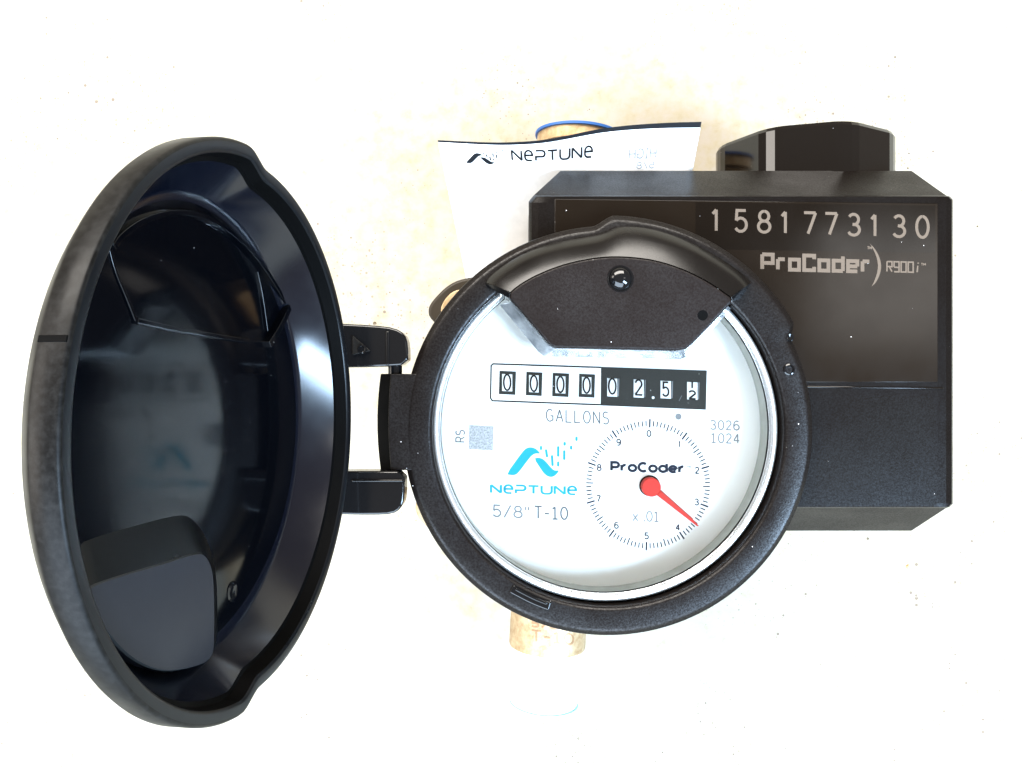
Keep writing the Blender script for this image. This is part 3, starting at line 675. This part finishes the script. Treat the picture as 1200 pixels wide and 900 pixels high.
# raised ribs round the pocket for the sensor pad
def rib(pts, h, wd, name, closed=False, mt='lid'):
    q = [px2lid(x, y, WF) for x, y in pts]; q = chaikin(q, 2, closed)
    if closed: q.append(q[0])
    vs, fs = ribbon(q, wd); n = len(q)
    L_ = [vs[2*i] for i in range(n)]; R_ = [vs[2*i+1] for i in range(n)]
    rr = [[lp(L_[i][0], L_[i][1], WF-.3), lp(L_[i][0], L_[i][1], WF+h), lp(R_[i][0], R_[i][1], WF+h), lp(R_[i][0], R_[i][1], WF-.3)] for i in range(n)]
    v, f = loft(rr); return mesh_obj(name, v, f, M[mt], lid, bevel=.2)
rib([(127, 290), (136, 276), (165, 256), (205, 247), (245, 256), (285, 287), (312, 322), (335, 362)], 1.2, 1.2, 'pocket_rib')
rib([(127, 290), (133, 315), (148, 350), (158, 376)], 0.4, .7, 'pocket_rib')
rib([(158, 376), (200, 385), (245, 393), (290, 400)], 0.7, 1.0, 'pocket_rib')
rib([(332, 360), (322, 382), (308, 404)], 2.0, 1.8, 'pocket_rib')
rib([(300, 318), (306, 345), (312, 388)], .6, .5, 'pocket_rib')
# raised boss with a sloped upper side
base = [(86, 634), (120, 622), (170, 610), (212, 600), (226, 604), (243, 625), (256, 665), (258, 720), (256, 770), (225, 782), (190, 792), (150, 775), (115, 735), (95, 690)]
face = [(101, 690), (140, 676), (190, 662), (232, 648), (242, 652), (249, 668), (251, 700), (251, 740), (250, 772), (225, 782), (190, 787), (155, 772), (125, 740), (106, 705)]
HB = 4.0
qb = [px2lid(x, y, WF) for x, y in base]; qf = [px2lid(x, y, WF+HB) for x, y in face]
qb = chaikin(qb, 2); qf = chaikin(qf, 2)
rb = [lp(u, v_, WF-.4) for u, v_ in qb]; rf = [lp(u, v_, WF+HB) for u, v_ in qf]
cu = sum(q[0] for q in qf)/len(qf); cv = sum(q[1] for q in qf)/len(qf)
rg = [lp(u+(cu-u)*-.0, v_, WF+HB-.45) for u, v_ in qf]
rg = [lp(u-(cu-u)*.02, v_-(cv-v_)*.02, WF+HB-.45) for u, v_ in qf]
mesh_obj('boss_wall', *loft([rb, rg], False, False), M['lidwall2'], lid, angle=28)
mesh_obj('boss_edge_glint', *loft([rg, rf], False, False), M['edge'], lid, angle=28)  # edge highlight laid in as a lighter strip
v, f = loft([[lp(u, v_, WF) for u, v_ in qf], rf]); mesh_obj('boss_face', v, f, M['boss'], lid, smooth=False)
# small hole beside the boss, mould notch on the rim
u_, v_ = px2lid(272, 693, WF); ring0 = [lp(u_+2.2*math.cos(2*math.pi*i/24), v_+2.2*math.sin(2*math.pi*i/24), WF+.15) for i in range(24)]
ring1 = [lp(u_+1.7*math.cos(2*math.pi*i/24), v_+1.7*math.sin(2*math.pi*i/24), WF+.35) for i in range(24)]; ring2 = [lp(u_+1.3*math.cos(2*math.pi*i/24), v_+1.3*math.sin(2*math.pi*i/24), WF+.1) for i in range(24)]
v, f = loft([ring0, ring1, ring2], False, True); mesh_obj('ejector_ring', v, f, M['gloss'], lid)
def rim_box(a0, a1, r0, r1, w0, w1, name, mt):
    n = 6; rr = []
    for i in range(n+1):
        a = a0+(a1-a0)*i/n; R_ = r_lid(a); c_, s_ = math.cos(math.radians(a)), math.sin(math.radians(a))
        rr.append([lp(RB+(R_+r_)*c_, (R_+r_)*s_, w_) for r_, w_ in ((r0, w0), (r1, w0), (r1, w1), (r0, w1))])
    v, f = loft(rr); return mesh_obj(name, v, f, M[mt], lid, bevel=.1)
rim_box(12.9, 13.9, -.5, .10, -4.6, -.3, 'mould_notch', 'black')
# inner step at the bottom jog

# hinge arms: part of the lid
def arm(pts, d0, d1, name='hinge_arm'):
    v, f = extrude_px(chaikin(pts, 1), d0, d1); return mesh_obj(name, v, f, M['gloss'], lid, bevel=.7, seg=3)
a1 = arm([(380, 378), (440, 381), (462, 384), (474, 391), (478, 403), (478, 428), (445, 430), (380, 431)], 213, 219.5)
a2 = arm([(380, 552), (440, 552), (474, 552), (474, 584), (470, 596), (460, 603), (435, 604), (380, 603)], 213, 219.5)
for a_, (x0, y0, x1, y1) in ((a1, (452, 388, 456, 428)), (a2, (412, 562, 472, 565))):
    v, f = extrude_px([(x0, y0), (x1, y0), (x1, y1), (x0, y1)], 212.5, 214); mesh_obj('arm_rib', v, f, M['gloss'], a_, bevel=.3)
v, f = extrude_px([(413, 393), (434, 411), (413, 416)], 212.2, 214); mesh_obj('arm_web', v, f, M['lidrim'], a1, bevel=.2)
c = at(424, 409, 212); v, f = lathe([(1.3, HC-213), (1.25, HC-211.9), (.9, HC-211.8), (.7, HC-212.1)], c[:2], 24, False, True); mesh_obj('arm_stud', v, f, M['gloss'], a1)

# ------------------------------------------------------------------ leaflet resting on the inlet pipe
TOP = [(513, 164.5), (545, 166), (580, 167.5), (612, 166.5), (640, 164), (668, 158.5), (700, 151.5), (735, 147), (780, 144), (822, 143)]
TOPS = resample(chaikin(TOP, 2, False), 41)
def leaf(s, t):                 # s across 0..1, t from top edge 0..1 down
    k = s*40; i = min(39, int(k)); fr_ = k-i
    px = TOPS[i][0]*(1-fr_)+TOPS[i+1][0]*fr_; py = TOPS[i][1]*(1-fr_)+TOPS[i+1][1]*fr_
    T = Vector(at(px, py, 243))
    B = Vector((-15.5+72*s, 34+2*math.sin(s*5), HC-271.5+1.0*math.sin(s*3)))
    p = T.lerp(B, t); p.z -= 3.0*math.sin(math.pi*t)*(1-.4*s)*.6; return p
NSx, NT = 40, 14
vs = [tuple(leaf(i/NSx, j/NT)) for j in range(NT+1) for i in range(NSx+1)]
fs = [(j*(NSx+1)+i, (j+1)*(NSx+1)+i, (j+1)*(NSx+1)+i+1, j*(NSx+1)+i+1) for j in range(NT) for i in range(NSx)]
lf = thing('instruction_leaflet', leaf(.5, 1), 'curled white paper leaflet with black lettering propped behind the black housing', 'leaflet')
sheet = mesh_obj('sheet', vs, fs, M['paper'], lf, angle=80)
md = sheet.modifiers.new('thickness', 'SOLIDIFY'); md.thickness = .00018; md.offset = -1
def on_leaf(geo, s0, s1, t0, t1, mt, name, mirror=False, lift=.40, tilt=0):
    vs, fs = geo; V = []
    for a, b_, lv in vs:
        if mirror: a = 1-a
        s = s0+(s1-s0)*a; t = t1+(t0-t1)*b_+tilt*(s-(s0+s1)/2); p = leaf(s, t); q1 = leaf(min(1, s+.01), t)-p; q2 = leaf(s, t+.01)-p
        n_ = q2.cross(q1).normalized(); n_ = n_ if n_.z > 0 else -n_; V.append(tuple(p+n_*(lift+.005*(lv % 4))))
    if mirror: fs = [tuple(reversed(f_)) for f_ in fs]
    return mesh_obj(name, V, fs, M[mt], lf, smooth=False)
on_leaf(neptune_geo(.19), .272, .592, .060, .135, 'ink', 'brand_lettering', tilt=.13)
on_leaf(wave_geo(), .094, .245, .040, .135, 'ink', 'wave_emblem')
on_leaf(flat_word('HIGH'), .735, .845, .125, .185, 'inklight', 'show_through_lettering', mirror=True)
on_leaf(flat_word('5/8'), .77, .84, .20, .24, 'inklight', 'show_through_lettering', mirror=True)
bar = ([(i/40, j) for j in (0, 1) for i in range(41)], [(i, i+1, 42+i, 41+i) for i in range(40)])
V = []
for j in (0, 1):
    for i in range(41):
        s = i/40; p = leaf(s, (.012+.018*s)*(1-j)); V.append(tuple(p+Vector((0, 0, .22))))
mesh_obj('printed_border', V, bar[1], M['ink'], lf, smooth=False)

# ------------------------------------------------------------------ crumb of rust on the surface
c = at(1064, 664, HC)
vs = []; fs = []
for k in range(9):
    a = 2*math.pi*k/9; r_ = random.uniform(.8, 1.6); vs.append((c[0]+r_*math.cos(a), c[1]+r_*math.sin(a), -.02)); 
for k in range(9):
    a = 2*math.pi*k/9; r_ = random.uniform(.4, .9); vs.append((c[0]+r_*math.cos(a), c[1]+r_*math.sin(a), random.uniform(.3, .8)))
fs = [(k, (k+1) % 9, (k+1) % 9+9, k+9) for k in range(9)]+[tuple(range(9, 18))]
cr_ = mesh_obj('rust_crumb', vs, fs, metal_mat('rust', (.42, .17, .06), (.62, .34, .18), .8, 0, 900), None, smooth=False)
cr_['label'] = 'tiny orange brown crumb lying alone on the pale surface'; cr_['category'] = 'crumb'
